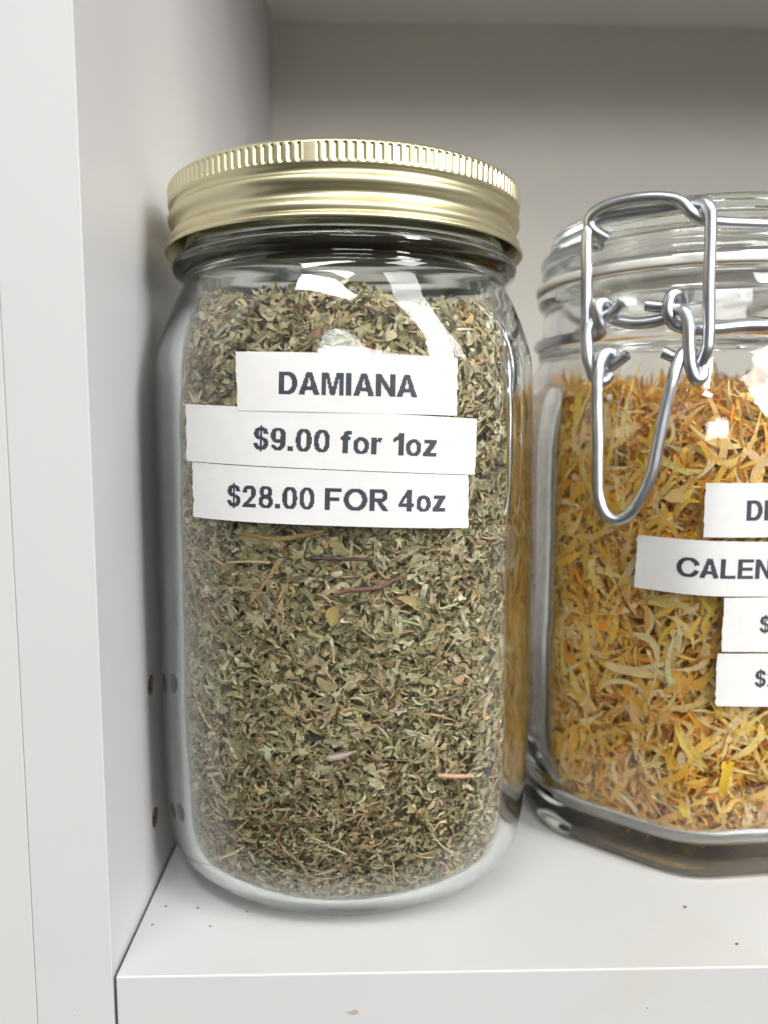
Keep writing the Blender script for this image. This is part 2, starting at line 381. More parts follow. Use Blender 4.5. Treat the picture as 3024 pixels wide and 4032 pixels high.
def label(jar, j, C, off, texts, lab, seed):
    """C: (s,z) corners TL TR BR BL on the glass; texts: (string, s0, z0, s1, z1, cap)"""
    r = np.random.default_rng(seed); TL, TR, BR, BL = (np.array(c) for c in C)
    nu, nv = 64, 14; u, v = np.meshgrid(np.linspace(0, 1, nu), np.linspace(0, 1, nv), indexing='ij')
    P = (TL*(1-u)[..., None]+TR*u[..., None])*(1-v)[..., None] + (BL*(1-u)[..., None]+BR*u[..., None])*v[..., None]
    jag = r.normal(0, .010, nv); jag2 = r.normal(0, .010, nv); P[0, :, 0] += jag; P[-1, :, 0] += jag2    # torn by the printer's cutter
    lift = .008*np.exp(-((u-1)**2+(v-1)**2)/.004) + .012*np.exp(-((u)**2+(v)**2)/.003)
    wav = .0035*np.sin(u*9+seed)*np.sin(v*3+seed)
    top = onsurf(j, P[..., 0], P[..., 1], off+.007+lift+wav); bot = onsurf(j, P[..., 0], P[..., 1], off+lift+wav)
    V = np.concatenate([top.reshape(-1, 3), bot.reshape(-1, 3)]); F = grid_faces(nu, nv)
    idx = np.arange(nu*nv).reshape(nu, nv); loop = np.concatenate([idx[:, 0], idx[-1, 1:], idx[-2::-1, -1], idx[0, -2:0:-1]])
    l2 = np.roll(loop, -1); n0 = nu*nv
    k = len(loop); V = np.concatenate([V, V[loop], V[loop+n0]]); a = np.arange(k)+2*n0; b = np.roll(np.arange(k), -1)+2*n0   # own vertices: crisp paper edge
    side = np.stack([a, a+k, b+k, b], -1)
    o = mesh('paper_label', V, [F, F[:, ::-1]+n0, side], M_PAPER, jar); o['label'] = lab
    if not texts: return o
    Vs, Fs, k = [], [], 0
    for (t, s0, z0, s1, z1, cap) in texts:
        B, x = raster(t); N = 24; W = B.shape[1]
        if s1 is None: s1 = s0 + x*cap*1.16; z1 = z0+(s1-s0)*z1
        for jr in range(B.shape[0]):
            row = B[jr]; i = 0
            while i < W:
                if not row[i]: i += 1; continue
                e = i
                while e < W and row[e] and e-i < 5: e += 1
                for a, b in ((i, jr-4), (e, jr-4), (e, jr-3), (i, jr-3)):
                    f = a/W; s = s0+(s1-s0)*f - (z1-z0)/(s1-s0)*b/N*cap; z = z0+(z1-z0)*f + b/N*cap
                    # lift with the paper underneath
                    uu = (s-TL[0])/(TR[0]-TL[0]); vv = (TL[1]+(TR[1]-TL[1])*uu-z)/(TL[1]-BL[1])
                    Vs.append((s, z, .0035*math.sin(uu*9+seed)*math.sin(vv*3+seed)))
                Fs.append((k, k+1, k+2, k+3)); k += 4; i = e
    Vs = np.array(Vs); Pt = onsurf(j, Vs[:, 0], Vs[:, 1], off+.0105+Vs[:, 2])
    mesh('lettering', Pt, np.array(Fs), M_INK, o, smooth_=False)
    return o
# ------------------------------------------------------------------ the shelf
unit = thing('shelf_unit', 'white melamine shelf unit holding the two glass jars', 'shelf')
SH_D, SH_H, SH_W = 29.98, 33.28, 58.0
def side_panel():
    # board with two shelf-pin holes bored into its inner face
    o = box('side_panel', (-1.56, 0, -14), (0, SH_D+1.2, 46), M_INNER, unit, bev=.02)
    cuts = []
    for z in (1.65, 5.01):
        bm = bmesh.new(); bmesh.ops.create_cone(bm, cap_ends=True, segments=32, radius1=.25*S, radius2=.25*S, depth=2.0*S)
        me = bpy.data.meshes.new('cut'); bm.to_mesh(me); bm.free(); me.materials.append(M_CHIP)
        c = link('cut', me); c.location = (0, 3.43*S, z*S); c.rotation_euler = (0, math.pi/2, 0); cuts.append(c)
    o.data.materials.append(M_CHIP)
    for c in cuts:
        md = o.modifiers.new('hole', 'BOOLEAN'); md.object = c; md.operation = 'DIFFERENCE'; md.solver = 'EXACT'
    dg = bpy.context.evaluated_depsgraph_get(); dg.update()
    me = bpy.data.meshes.new_from_object(o.evaluated_get(dg)); o.modifiers.clear(); o.data = me
    me.materials.clear(); me.materials.append(M_INNER); me.materials.append(M_CHIP); me.materials.append(M_WHITE)
    for f in me.polygons:
        c = f.center; inside = any(math.hypot(c.y-3.43*S, c.z-z*S) < .27*S for z in (1.65, 5.01)) and c.x < -1e-5 and c.x > -1.2*S
        f.material_index = 1 if inside else (2 if f.normal.y < -.5 else 0)
    for c in cuts: bpy.data.objects.remove(c)
    return o
side_panel()
box('shelf_board', (.07, 0, -1.6), (SH_W, SH_D, 0), M_WHITE, unit, bev=.045)
box('upper_shelf_board', (.03, .15, SH_H), (SH_W, SH_D, SH_H+1.6), M_BACK, unit, bev=.03)
box('back_panel', (.02, SH_D+.02, -14), (SH_W, SH_D+.35, 46), M_BACK, unit, bev=0)
box('side_panel', (SH_W+.02, 0, -14), (SH_W+1.6, SH_D+1.2, 46), M_INNER, unit, bev=.035)
adj = box('adjoining_shelf_side', (-3.2, -.012, -14), (-1.568, SH_D, 46), M_EDGE, None, bev=.012, origin=(-2.4, 0, -14))
tag(adj, 'white end panel of the neighbouring shelf unit, left of the thin vertical seam', 'panel')
SCRATCH = None

# ------------------------------------------------------------------ contents helpers
def rin(j, th, z):
    P, sh = (P1_IN, shape1) if j == 1 else (P2_IN, shape2)
    q = catmull(P)[:, :]; o = np.argsort(q[:, 1], kind='stable'); q = q[o]
    zf, k = np.unique(q[:, 1], return_index=True)
    return np.interp(z, zf, q[k, 0]) * sh(th, z)
def norm(v): return v/np.maximum(np.linalg.norm(v, axis=-1, keepdims=True), 1e-9)
def clampjar(j, V, gap, zmin):
    c = JAR1 if j == 1 else JAR2
    dx = V[..., 0]-c[0]; dy = V[..., 1]-c[1]; r = np.hypot(dx, dy); th = np.arctan2(dy, dx)
    V[..., 2] = np.maximum(V[..., 2], zmin)
    lim = rin(j, th, V[..., 2]) - gap; k = np.minimum(1, lim/np.maximum(r, 1e-6))
    V[..., 0] = c[0]+dx*k; V[..., 1] = c[1]+dy*k
    return V
def place(j, n, z0, ztop, dmax, front=None):
    """n random points in the shell just inside the glass -> position, outward normal, two tangents"""
    c = JAR1 if j == 1 else JAR2
    # more of them where the jar shows (towards -y), fewer at the back
    th = rng.uniform(0, 2*math.pi, n*3); keep = rng.random(n*3) < np.where(np.sin(th) < .25, 1.0, .22); th = th[keep][:n]
    n = len(th); zt = ztop(th); z = z0 + (zt-z0)*rng.random(n)
    d = dmax*rng.random(n)**1.3
    r = rin(j, th, z)-.03-d
    # near the floor also fill the curved bottom
    p = np.stack([c[0]+r*np.cos(th), c[1]+r*np.sin(th), z], -1)
    N = np.stack([np.cos(th), np.sin(th), 0*th], -1); T = np.stack([-np.sin(th), np.cos(th), 0*th], -1)
    return p, N, T, th, z
def flakes(p, N, T, L, W, ang, tilt, curl, bend, twist, fold, K=5, ragged=.25, tips=(.25, .15)):
    n = len(p); Zv = np.array([0, 0, 1.])
    t = norm(np.cos(ang)[:, None]*T + np.sin(ang)[:, None]*Zv)
    nn = norm(N + tilt)                       # tilt: (n,3) random
    t = norm(t - nn*(t*nn).sum(-1, keepdims=True)); b = np.cross(nn, t)
    u = np.linspace(-1, 1, K)
    prof = np.interp(u, [-1, -.4, .3, 1], [tips[0], 1, .9, tips[1]])
    w = W[:, None]*prof[None]*(1+ragged*rng.uniform(-1, 1, (n, K)))
    c = p[:, None] + t[:, None]*(L[:, None]/2*u)[..., None] + nn[:, None]*(curl[:, None]*L[:, None]*(u**2-.35))[..., None] \
        + b[:, None]*(bend[:, None]*L[:, None]*(u**2-.3))[..., None]
    a = twist[:, None]*u[None]
    bb = np.cos(a)[..., None]*b[:, None]+np.sin(a)[..., None]*nn[:, None]; nb = -np.sin(a)[..., None]*b[:, None]+np.cos(a)[..., None]*nn[:, None]
    asym = 1+ragged*rng.uniform(-1, 1, (n, K))
    A = c - bb*(w/2*asym)[..., None] + nb*(fold[:, None]*w)[..., None]
    Bm = c; C = c + bb*(w/2)[..., None] + nb*(fold[:, None]*w)[..., None]
    V = np.stack([A, Bm, C], 2)               # n,K,3,3
    base = (np.arange(n)*K*3)[:, None, None]
    g = grid_faces(K, 3)[None]
    return V, (g+base).reshape(-1, 4)
def twigs(p, N, T, L, R, ang, tilt, curl, K=5, m=6):
    n = len(p); Zv = np.array([0, 0, 1.])
    t = norm(np.cos(ang)[:, None]*T + np.sin(ang)[:, None]*Zv + tilt*.4); nn = norm(N - t*(N*t).sum(-1, keepdims=True)); b = np.cross(nn, t)
    u = np.linspace(-1, 1, K)
    c = p[:, None] + t[:, None]*(L[:, None]/2*u)[..., None] + b[:, None]*(curl[:, None]*L[:, None]*(u**2-.3))[..., None]
    rr = R[:, None]*(1+.22*rng.uniform(-1, 1, (n, K)))*np.interp(u, [-1, -.9, .9, 1], [.55, 1, .9, .5])
    a = np.linspace(0, 2*math.pi, m, endpoint=False)
    V = c[:, :, None] + rr[..., None, None]*(np.cos(a)[None, None, :, None]*b[:, None, None]+np.sin(a)[None, None, :, None]*nn[:, None, None])
    g = grid_faces(K, m, wrap_m=True)[None]; base = (np.arange(n)*K*m)[:, None, None]
    return V, (g+base).reshape(-1, 4)
def palette(cols, w, n, jit=.12):
    cols = np.array(cols); w = np.array(w, float); i = rng.choice(len(cols), n, p=w/w.sum())
    c = cols[i]*(1+jit*rng.normal(size=(n, 1)))*(1+.04*rng.normal(size=(n, 3)))
    return np.clip(c, .005, .95)
def build(name, chunks, M, j, gap, zmin, origin):
    Vs, Fs, Cs, off = [], [], [], 0
    for V, F, col in chunks:
        sh = V.shape; V = clampjar(j, V.copy(), gap, zmin).reshape(-1, 3)
        Cs.append(np.repeat(col, int(np.prod(sh[1:-1])), 0)); Vs.append(V); Fs.append(F+off); off += len(V)
    return mesh(name, np.concatenate(Vs), np.concatenate(Fs), M, None, smooth_=True, origin=origin, col=np.concatenate(Cs))
def core(j, inset, z0, ztop, col):
    c = JAR1 if j == 1 else JAR2
    th = np.linspace(0, 2*math.pi, 160, endpoint=False); zt = ztop(th)
    rows = []
    for k, f in enumerate(np.linspace(0, 1, 60)):
        z = z0+(zt-.25-z0)*f; r = np.maximum(rin(j, th, z)-inset-.12*rng.random(160), .2)
        rows.append(np.stack([c[0]+r*np.cos(th), c[1]+r*np.sin(th), z], -1))
    z = rows[-1][:, 2]
    for f in (.8, .55, .3, .02):
        rows.append(np.stack([c[0]+(rows[59][:, 0]-c[0])*f, c[1]+(rows[59][:, 1]-c[1])*f, z+.25*(1-f)+.1*rng.random(160)], -1))
    rows.insert(0, np.stack([c[0]+(rows[0][:, 0]-c[0])*.02, c[1]+(rows[0][:, 1]-c[1])*.02, rows[0][:, 2]], -1))
    V = np.array(rows)                         # (rows,160,3)
    F = grid_faces(len(rows), 160, wrap_m=True)
    return V[None], F, np.array([col])

# ------------------------------------------------------------------ dried leaves in the first jar
def herb():
    def ztop(th): return 13.95 + .12*np.sin(3*th+1) + .1*np.sin(7*th) + .08*np.sin(13*th+2)
    G = [(.38, .325, .175), (.47, .405, .235), (.62, .54, .35), (.29, .25, .13), (.68, .59, .40), (.50, .35, .18), (.64, .46, .24), (.28, .19, .10), (.80, .70, .50)]
    Wt = [22, 24, 17, 10, 9, 6, 7, 5, 3]
    ch = []
    def add(n, Lr, Wr, dmax, wts=Wt, z0=.34, zt=ztop, K=5):
        p, N, T, th, z = place(1, n, z0, zt, dmax); n = len(p)
        fine = .55+.45*smooth(z, 1.0, 6.0)
        L = rng.uniform(*Lr, n)*fine; W = rng.uniform(*Wr, n)*fine
        V, F = flakes(p, N, T, L, W, rng.normal(0, .75, n)+math.pi*(rng.random(n) < .5), rng.normal(size=(n, 3))*.75,
                      rng.normal(0, .38, n), rng.normal(0, .22, n), rng.normal(0, 1.1, n), rng.uniform(.1, .75, n), K=K, ragged=.34, tips=(.55, .45))
        col = palette(G, wts, n); dust = (.65*(1-smooth(z, .5, 2.6)))[:, None]
        ch.append((V, F, col*(1-dust)+dust*np.array([.60, .55, .43])))
    add(22000, (.14, .34), (.07, .15), .50)
    add(10000, (.25, .52), (.10, .20), .38)
    add(1300, (.40, .75), (.14, .24), .26)
    add(9000, (.06, .16), (.04, .09), .25, [10, 15, 20, 6, 22, 8, 14, 5, 10])
    B = [(.66, .46, .26), (.42, .27, .16), (.74, .58, .36), (.20, .14, .11), (.78, .66, .44)]
    for n, Lr, Rr in ((2600, (.18, .55), (.012, .028)), (260, (.6, 1.5), (.016, .036))):
        p, N, T, th, z = place(1, n, .8, ztop, .25); n = len(p)
        V, F = twigs(p, N, T, rng.uniform(*Lr, n), rng.uniform(*Rr, n), rng.normal(0, .6, n), rng.normal(size=(n, 3))*.3, rng.normal(0, .1, n))
        ch.append((V, F, palette(B, [5, 4, 4, 2, 3], n)))
    # flakes lying on the curved bottom
    n = 9000; th = rng.uniform(0, 2*math.pi, n); r = 3.9*np.sqrt(rng.random(n)); z = .31+.5*(r/3.9)**4+.3*rng.random(n)
    p = np.stack([JAR1[0]+r*np.cos(th), JAR1[1]+r*np.sin(th), z], -1)
    N = np.tile([0, 0, -1.], (n, 1)); T = np.stack([-np.sin(th), np.cos(th), 0*th], -1); N2 = np.stack([np.cos(th), np.sin(th), -1+0*th], -1)
    V, F = flakes(p, norm(N2), T, rng.uniform(.06, .22, n), rng.uniform(.04, .1, n), rng.uniform(-1, 1, n), rng.normal(size=(n, 3))*.6,
                  rng.normal(0, .2, n), rng.normal(0, .1, n), rng.normal(0, .6, n), rng.uniform(0, .4, n), ragged=.35)
    ch.append((V, F, palette(G, [10, 15, 20, 6, 22, 8, 14, 5, 10], n)))
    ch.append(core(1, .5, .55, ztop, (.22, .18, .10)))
    o = build('dried_leaves', ch, M_HERB, 1, .055, .30, (JAR1[0], JAR1[1], .6))
    tag(o, 'crumbled grey green dried leaves and stems filling the gold lidded jar', 'dried herb', kind='stuff')
herb()

# a few larger pieces pressed against the glass that can be told apart
def on_glass(j, s, z, dep):
    th = arc_theta(j, s, z); c = JAR1 if j == 1 else JAR2; r = rin(j, th, z)-dep
    return np.array([c[0]+r*math.cos(th), c[1]+r*math.sin(th), z])
def pieces():
    Z0 = np.zeros(3)
    def stick(name, lab, cat, j, pts, rad, col, dep=.02, M=None, grp=None):
        P = [on_glass(j, s, z, dep+rad) for s, z in pts]
        o0 = np.mean(P, axis=0); V, F = tube(P, rad, n=9, res=5)
        # uneven bark
        V = V + np.random.default_rng(int(abs(pts[0][0])*1000)).normal(0, rad*.10, V.shape)
        V = clampjar(j, V, .006, .5)
        o = mesh(name, V, F, M or M_HERB, None, origin=o0, col=np.tile(np.array(col), (len(V), 1)))
        tag(o, lab, cat, grp)
    def blade(name, lab, cat, j, a, b, width, col, dep=.02, bow=.1, tips=(.3, .2), fold=.12, M=None, tw=.2, cols=None, seed=1):
        global rng
        keep = rng; rng = np.random.default_rng(seed)
        A = on_glass(j, *a, dep+.03); B = on_glass(j, *b, dep+.03); c = (A+B)/2; J = JAR1 if j == 1 else JAR2
        N = norm(np.array([[c[0]-J[0], c[1]-J[1], 0]])); T = np.cross(np.array([[0, 0, 1.]]), N)
        L = np.linalg.norm(B-A); d = (B-A)/L; ang = math.atan2(d[2], (d*T[0]).sum())
        V, F = flakes(c[None], N, T, np.array([L]), np.array([width]), np.array([ang]), np.zeros((1, 3)), np.array([-.05]), np.array([bow]), np.array([tw]), np.array([fold]), K=13, ragged=.12, tips=tips)
        V = clampjar(j, V.reshape(-1, 3), .006, .5)
        cc = np.tile(np.array(col), (len(V), 1))
        if cols is not None: cc = np.array([cols[i % 3] for i in range(len(V))])
        o = mesh(name, V, F, M or M_HERB, None, origin=c, col=cc); tag(o, lab, cat)
        rng = keep
    stick('twig', 'long tan bark strip just below the lowest price label on the green herb', 'twig', 1, [(-2.44, 8.97), (-1.5, 8.87), (-.45, 9.06)], .05, (.60, .38, .16))
    stick('twig', 'straw coloured stick leaning up to the right at the upper left of the herb', 'twig', 1, [(-2.25, 7.43), (-1.85, 7.93), (-1.46, 8.46)], .032, (.66, .43, .20))
    stick('twig', 'dark purplish brown level twig below the 28 dollar label', 'twig', 1, [(-.74, 8.48), (0, 8.46), (.73, 8.44)], .040, (.17, .11, .10))
    stick('twig', 'reddish brown crooked twig above the golden leaf', 'twig', 1, [(-.22, 7.66), (.1, 7.78), (.78, 7.82), (1.41, 8.07)], .055, (.34, .19, .14))
    stick('twig', 'pale thin level stick near the left edge of the herb', 'twig', 1, [(-2.82, 8.33), (-2.2, 8.37), (-1.72, 8.37)], .032, (.75, .58, .36))
    stick('twig', 'smooth pinkish tan stick low at the right side of the herb', 'twig', 1, [(2.3, 3.57), (2.8, 3.47), (3.31, 3.36)], .050, (.85, .50, .33))
    blade('flower_bud', 'purple and cream striped bud lying across the lower herb', 'flower bud', 1, (-.50, 4.08), (.24, 4.24), .20, (.4, .3, .3), cols=[(.42, .20, .26), (.90, .82, .64), (.34, .16, .21)], tips=(.1, .25), bow=.02, fold=.3)
    blade('dry_leaf', 'crumpled golden yellow leaf in the middle of the green herb', 'leaf', 1, (-.26, 7.44), (-.18, 7.05), .32, (.60, .44, .18), fold=.3, tips=(.6, .7), bow=.15, seed=3)
    blade('dry_leaf', 'curled golden tan leaf right of the reddish twig', 'leaf', 1, (1.36, 7.67), (1.92, 7.31), .19, (.62, .48, .24), fold=.25, bow=-.15, seed=4)
    blade('dry_leaf', 'small pointed orange tan leaf near the right edge of the herb', 'leaf', 1, (2.74, 5.64), (3.06, 5.83), .20, (.66, .44, .26), tips=(.8, .1), seed=5)
    blade('dry_leaf', 'blackish wrinkled leaf scrap left above the striped bud', 'leaf', 1, (-.95, 4.66), (-.44, 4.54), .18, (.05, .045, .045), seed=6, fold=.3)
    PM = M_PETAL
    blade('flower_petal', 'long cream petal lying level across the orange petals', 'petal', 2, (-3.95, 5.02), (-1.59, 5.1), .26, (.95, .74, .36), M=PM, tips=(.7, .25), bow=.03, seed=7)
    blade('flower_petal', 'thin cream petal curved like a smile under the long level petal', 'petal', 2, (-4.2, 4.55), (-2.78, 4.72), .14, (.95, .76, .40), M=PM, tips=(.7, .5), bow=-.22, seed=8)
    blade('flower_petal', 'pale yellow green petal below the wide paper strip', 'petal', 2, (-2.8, 6.92), (-1.04, 6.98), .34, (.95, .70, .22), M=PM, tips=(.25, .4), bow=-.06, seed=9)
    blade('flower_petal', 'bright yellow funnel shaped petal at the lower right', 'petal', 2, (-.62, 3.0), (-.75, 2.06), .22, (.95, .62, .05), M=PM, tips=(1.4, .5), bow=.02, seed=10)
    blade('flower_petal', 'pointed pale yellow petal slanting down to the right', 'petal', 2, (-1.98, 3.87), (-1.18, 2.77), .24, (.95, .74, .20), M=PM, tips=(.3, .2), bow=.07, seed=11)
    blade('flower_petal', 'short lemon yellow petal near the bottom of the clip jar', 'petal', 2, (-1.78, 1.82), (-1.5, 1.42), .13, (.95, .75, .08), M=PM, seed=12)
    blade('flower_petal', 'broad tan petal with fine veins left of the top paper strip', 'petal', 2, (-2.42, 9.45), (-1.75, 9.8), .36, (.90, .64, .24), M=PM, tips=(.15, .5), seed=13)
pieces()

def petals():
    def ztop(th): return 11.6 + .30*np.sin(2*th+2.2) + .32*np.sin(7*th+.5) + .22*np.sin(15*th) + .12*np.sin(31*th+1)
    C = [(.97, .55, .11), (.97, .52, .07), (.97, .68, .25), (.96, .38, .03), (.85, .36, .05), (.97, .76, .40), (.93, .58, .14), (.97, .60, .04), (.55, .23, .05), (.95, .64, .28)]
    W = [20, 13, 22, 4, 6, 12, 14, 5, 5, 9]
    ch = []
    def add(n, Lr, Wr, dmax, K, tw=.8, wts=W, z0=.42):
        p, N, T, th, z = place(2, n, z0, ztop, dmax); n = len(p); fine = .5+.5*smooth(z, 1.0, 4.0)
        V, F = flakes(p, N, T, rng.uniform(*Lr, n)*fine, rng.uniform(*Wr, n)*(.6+.4*fine), rng.uniform(-math.pi, math.pi, n)*.75, rng.normal(size=(n, 3))*.42,
                      rng.normal(0, .33, n), rng.normal(0, .34, n), rng.normal(0, tw, n), rng.uniform(-.1, .55, n), K=K, ragged=.09, tips=(.42, .22))
        dust = (.45*(1-smooth(z, .4, 2.2)))[:, None]
        ch.append((V, F, palette(C, wts, n, .1)*(1-dust)+dust*np.array([.72, .52, .30])))
    add(2600, (1.0, 2.3), (.12, .25), .45, 15, 1.0)
    add(4600, (.6, 1.6), (.08, .18), .70, 13, 1.3)
    add(2200, (.3, .9), (.05, .11), .8, 9, 1.6)
    add(1200, (.4, 1.1), (.025, .06), .4, 11, .8, [6, 6, 10, 2, 4, 12, 5, 2, 3, 14])
    n = 5000; th = rng.uniform(0, 2*math.pi, n); r = 4.35*np.sqrt(rng.random(n)); z = .38+.6*rng.random(n)
    p = np.stack([JAR2[0]+r*np.cos(th), JAR2[1]+r*np.sin(th), z], -1); T = np.stack([-np.sin(th), np.cos(th), 0*th], -1); N2 = np.stack([np.cos(th), np.sin(th), -1+0*th], -1)
    V, F = flakes(p, norm(N2), T, rng.uniform(.15, .6, n), rng.uniform(.04, .13, n), rng.uniform(-2, 2, n), rng.normal(size=(n, 3))*.5, rng.normal(0, .2, n), rng.normal(0, .2, n), rng.normal(0, .8, n), rng.uniform(0, .3, n), K=6)
    ch.append((V, F, palette(C, W, n)))
    # loose petals on top of the heap
    n = 2600; th = rng.uniform(0, 2*math.pi, n); r = 4.1*np.sqrt(rng.random(n)); z = ztop(th)*(r/4.1)+11.9*(1-r/4.1)-.15+.4*rng.random(n)
    p = np.stack([JAR2[0]+r*np.cos(th), JAR2[1]+r*np.sin(th), z], -1); N2 = np.tile([0, 0, 1.], (n, 1)); T = np.stack([np.cos(th), np.sin(th), 0*th], -1)
    a = rng.uniform(0, 2*math.pi, n); T = np.stack([np.cos(a), np.sin(a), 0*a], -1)
    V, F = flakes(p, N2, T, rng.uniform(.4, 1.3, n), rng.uniform(.06, .2, n), np.zeros(n), rng.normal(size=(n, 3))*.5, rng.normal(0, .3, n), rng.normal(0, .2, n), rng.normal(0, .8, n), rng.uniform(0, .3, n), K=8, ragged=.14)
    ch.append((V, F, palette(C, W, n)))
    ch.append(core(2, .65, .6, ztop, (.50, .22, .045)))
    o = build('dried_petals', ch, M_PETAL, 2, .065, .38, (JAR2[0], JAR2[1], .7))
    tag(o, 'heap of orange and cream dried flower petals filling the clip top jar', 'dried petals', kind='stuff')
petals()

# ------------------------------------------------------------------ jar with the gold screw lid
jar = thing('screw_top_jar', 'tall glass jar of green herb with gold screw lid and three white price strips', 'jar', (0, 0, 0))
def closed_profile(out, inn, n=5): return np.vstack([catmull(out, n), catmull(inn, n)])
def glass_body(name, po, pi_, c, shp, M, parent):
    P = closed_profile(po, pi_); P[0, 0] = 0; P[-1, 0] = 0
    return lathe(name, P, c, shp, M, parent, nth=320)
glass_body('glass_body', P1_OUT, P1_IN, JAR1, shape1, M_GLASS, jar)
band = [(3.3, 16.99), (3.9, 17.0), (4.18, 17.01), (4.30, 16.97), (4.37, 16.90), (4.385, 16.84), (4.385, 16.7), (4.385, 16.56), (4.365, 16.47), (4.315, 16.41), (4.30, 16.36), (4.31, 16.32), (4.37, 16.26), (4.395, 16.19), (4.37, 16.10), (4.29, 16.0), (4.265, 15.93), (4.28, 15.86), (4.36, 15.76), (4.40, 15.68), (4.385, 15.60), (4.37, 15.57), (4.395, 15.54), (4.46, 15.50), (4.485, 15.455), (4.47, 15.41), (4.435, 15.405), (4.41, 15.44)]
bin_ = [(4.39, 15.50), (4.34, 15.56), (4.24, 15.9), (4.27, 16.2), (4.24, 16.5), (4.24, 16.85), (4.1, 16.955), (3.3, 16.96)]
Pb = np.vstack([catmull(band, 5), catmull(bin_, 4)]); Pb = np.vstack([Pb, Pb[:1]])
def knurl(T, Z, r):
    k = 148; ph = T*k/(2*math.pi) % 1.0
    ridge = smooth(np.abs(ph-.5), .12, .30)         # grooves pressed in between flat ridges
    gap = np.abs((T-math.radians(262)+math.pi) % (2*math.pi)-math.pi) < math.radians(1.9)
    ridge = np.where(gap, .8, ridge)
    m = smooth(Z, 16.50, 16.57)*(1-smooth(Z, 16.84, 16.91))*(r > 4.3)
    return r - .045*m*(1-ridge)
lathe('lid', Pb, JAR1, None, M_GOLD, jar, nth=148*9, knurl=knurl)
ld = bpy.data.objects['lid']
lathe('lid_disc', np.vstack([catmull([(0, 16.985), (2.9, 16.985), (3.2, 16.955), (4.0, 16.952)], 4), [(4.0, 16.91)], [(0, 16.91)]]), JAR1, None, M_GOLD, ld, nth=128)
lathe('shaded_liner', np.array([(0, 16.908), (3.98, 16.908), (4.0, 16.895), (3.98, 16.88), (0, 16.88)]), JAR1, None, M_LINER_SHADE, ld, nth=128)  # liner sheet with shade put into its colour, darkens the view through the neck
label(jar, 1, [(-3.301, 10.49), (2.721, 10.225), (2.709, 9.109), (-3.306, 9.327)], .002, [('$28.00 FOR 4oz', -2.403, 9.597, 2.165, 9.477, .448)], 'lowest white strip printed $28.00 FOR 4oz', 3)
label(jar, 1, [(-3.475, 11.709), (2.932, 11.396), (2.865, 10.231), (-3.478, 10.516)], .012, [('$9.00 for 1oz', -1.80, 10.775, 1.965, 10.618, .455)], 'middle white strip printed $9.00 for 1oz', 5)
label(jar, 1, [(-2.166, 12.748), (2.458, 12.644), (2.424, 11.46), (-2.146, 11.56)], .022, [('DAMIANA', -1.26, 11.885, 1.555, 11.822, .450)], 'top white strip printed DAMIANA', 8)

# ------------------------------------------------------------------ clip top jar
jar2 = thing('clip_top_jar', 'squat glass jar of orange petals with wire bail clip, cut by the right edge', 'jar', (0, 0, 0))
glass_body('glass_body', P2_OUT, P2_IN, JAR2, shape2, M_GLASS2, jar2)
lid2 = lathe('glass_lid', np.array(catmull(P2_LID, 4)), JAR2, None, M_GLASS2, jar2, nth=256)
lathe('gasket', catmull([(3.78, 15.105), (4.36, 15.105), (4.42, 15.14), (4.42, 15.295), (4.36, 15.328), (3.78, 15.328), (3.78, 15.105)], 3), JAR2, None, M_RUBBER, jar2, nth=192)
CO = np.array([12.05, 4.0]); CT = np.array([.83, -.5578]); CN = np.array([-.5578, -.83])
def cl(t, o, z): p = CO+CT*t+CN*o; return (p[0], p[1], z)
def ring(R, z, a0, a1, n): return [cl(R*math.sin(a), R*math.cos(a)-4.715, z) for a in np.radians(np.linspace(a0, a1, n))]
WR = .140
def wire(name, paths, lab=None, rad=WR):
    V, F = join([tube(p, rad, n=18, res=9, closed=c) for p, c in paths]); o = mesh(name, V, F, M_WIRE, jar2)
    if lab: o['label'] = lab
    return o
arch = [(-1.10, -.12, 15.88), (-1.26, .02, 15.98), (-1.42, .14, 16.12), (-1.46, .19, 16.28), (-1.34, .23, 16.43), (-1.03, .26, 16.55), (-.37, .28, 16.60), (.27, .28, 16.54), (.68, .26, 16.40), (.92, .2, 16.14), (1.14, .04, 15.97), (1.5, -.38, 15.95), (1.95, -.88, 15.97)]
wire('lid_wire', [([cl(*a) for a in arch] + ring(4.14, 15.99, 36, 312, 40) + [cl(-2.3, -1.25, 15.96), cl(-1.75, -.72, 15.86), cl(-1.35, -.42, 15.80)], False)], 'upper wire round the lid, arched over the clip')
frame = [(-1.02, .02, 12.62), (-1.25, .10, 12.62), (-1.40, .17, 12.9), (-1.44, .2, 13.5), (-1.48, .2, 15.0), (-1.50, .19, 15.95), (-1.46, .1, 16.22), (-1.21, .02, 16.33), (-.64, -.0, 16.36), (.23, .0, 16.34), (.92, .03, 16.36), (1.18, .12, 16.33), (1.33, .2, 16.12), (1.36, .2, 15.8), (1.38, .2, 14.6), (1.42, .2, 13.3), (1.40, .2, 13.0), (1.28, .14, 12.76), (1.12, .06, 12.66), (.95, -.04, 12.62)]
wire('clip_frame', [([cl(*a) for a in frame], False)], 'upright wire frame of the clip')
eyeR = [(.74, -.10, 13.95), (.74, -.06, 14.16), (.70, .08, 14.32), (.60, .22, 14.33), (.52, .29, 14.12), (.53, .28, 13.84), (.66, .14, 13.62), (1.0, .0, 13.52), (1.45, -.32, 13.53)]
eyeL = [(-1.55, -.42, 13.52), (-1.18, -.06, 13.56), (-1.10, .1, 13.66), (-1.16, .24, 13.9), (-1.17, .29, 14.14), (-1.10, .2, 14.30), (-1.0, .04, 14.28), (-.98, -.08, 14.12), (-1.0, -.14, 13.95)]
wire('neck_wire', [([cl(*a) for a in eyeR] + ring(4.30, 13.62, 28, 332, 44) + [cl(*a) for a in eyeL], False)], 'lower wire in the groove of the neck with an eye at each end')
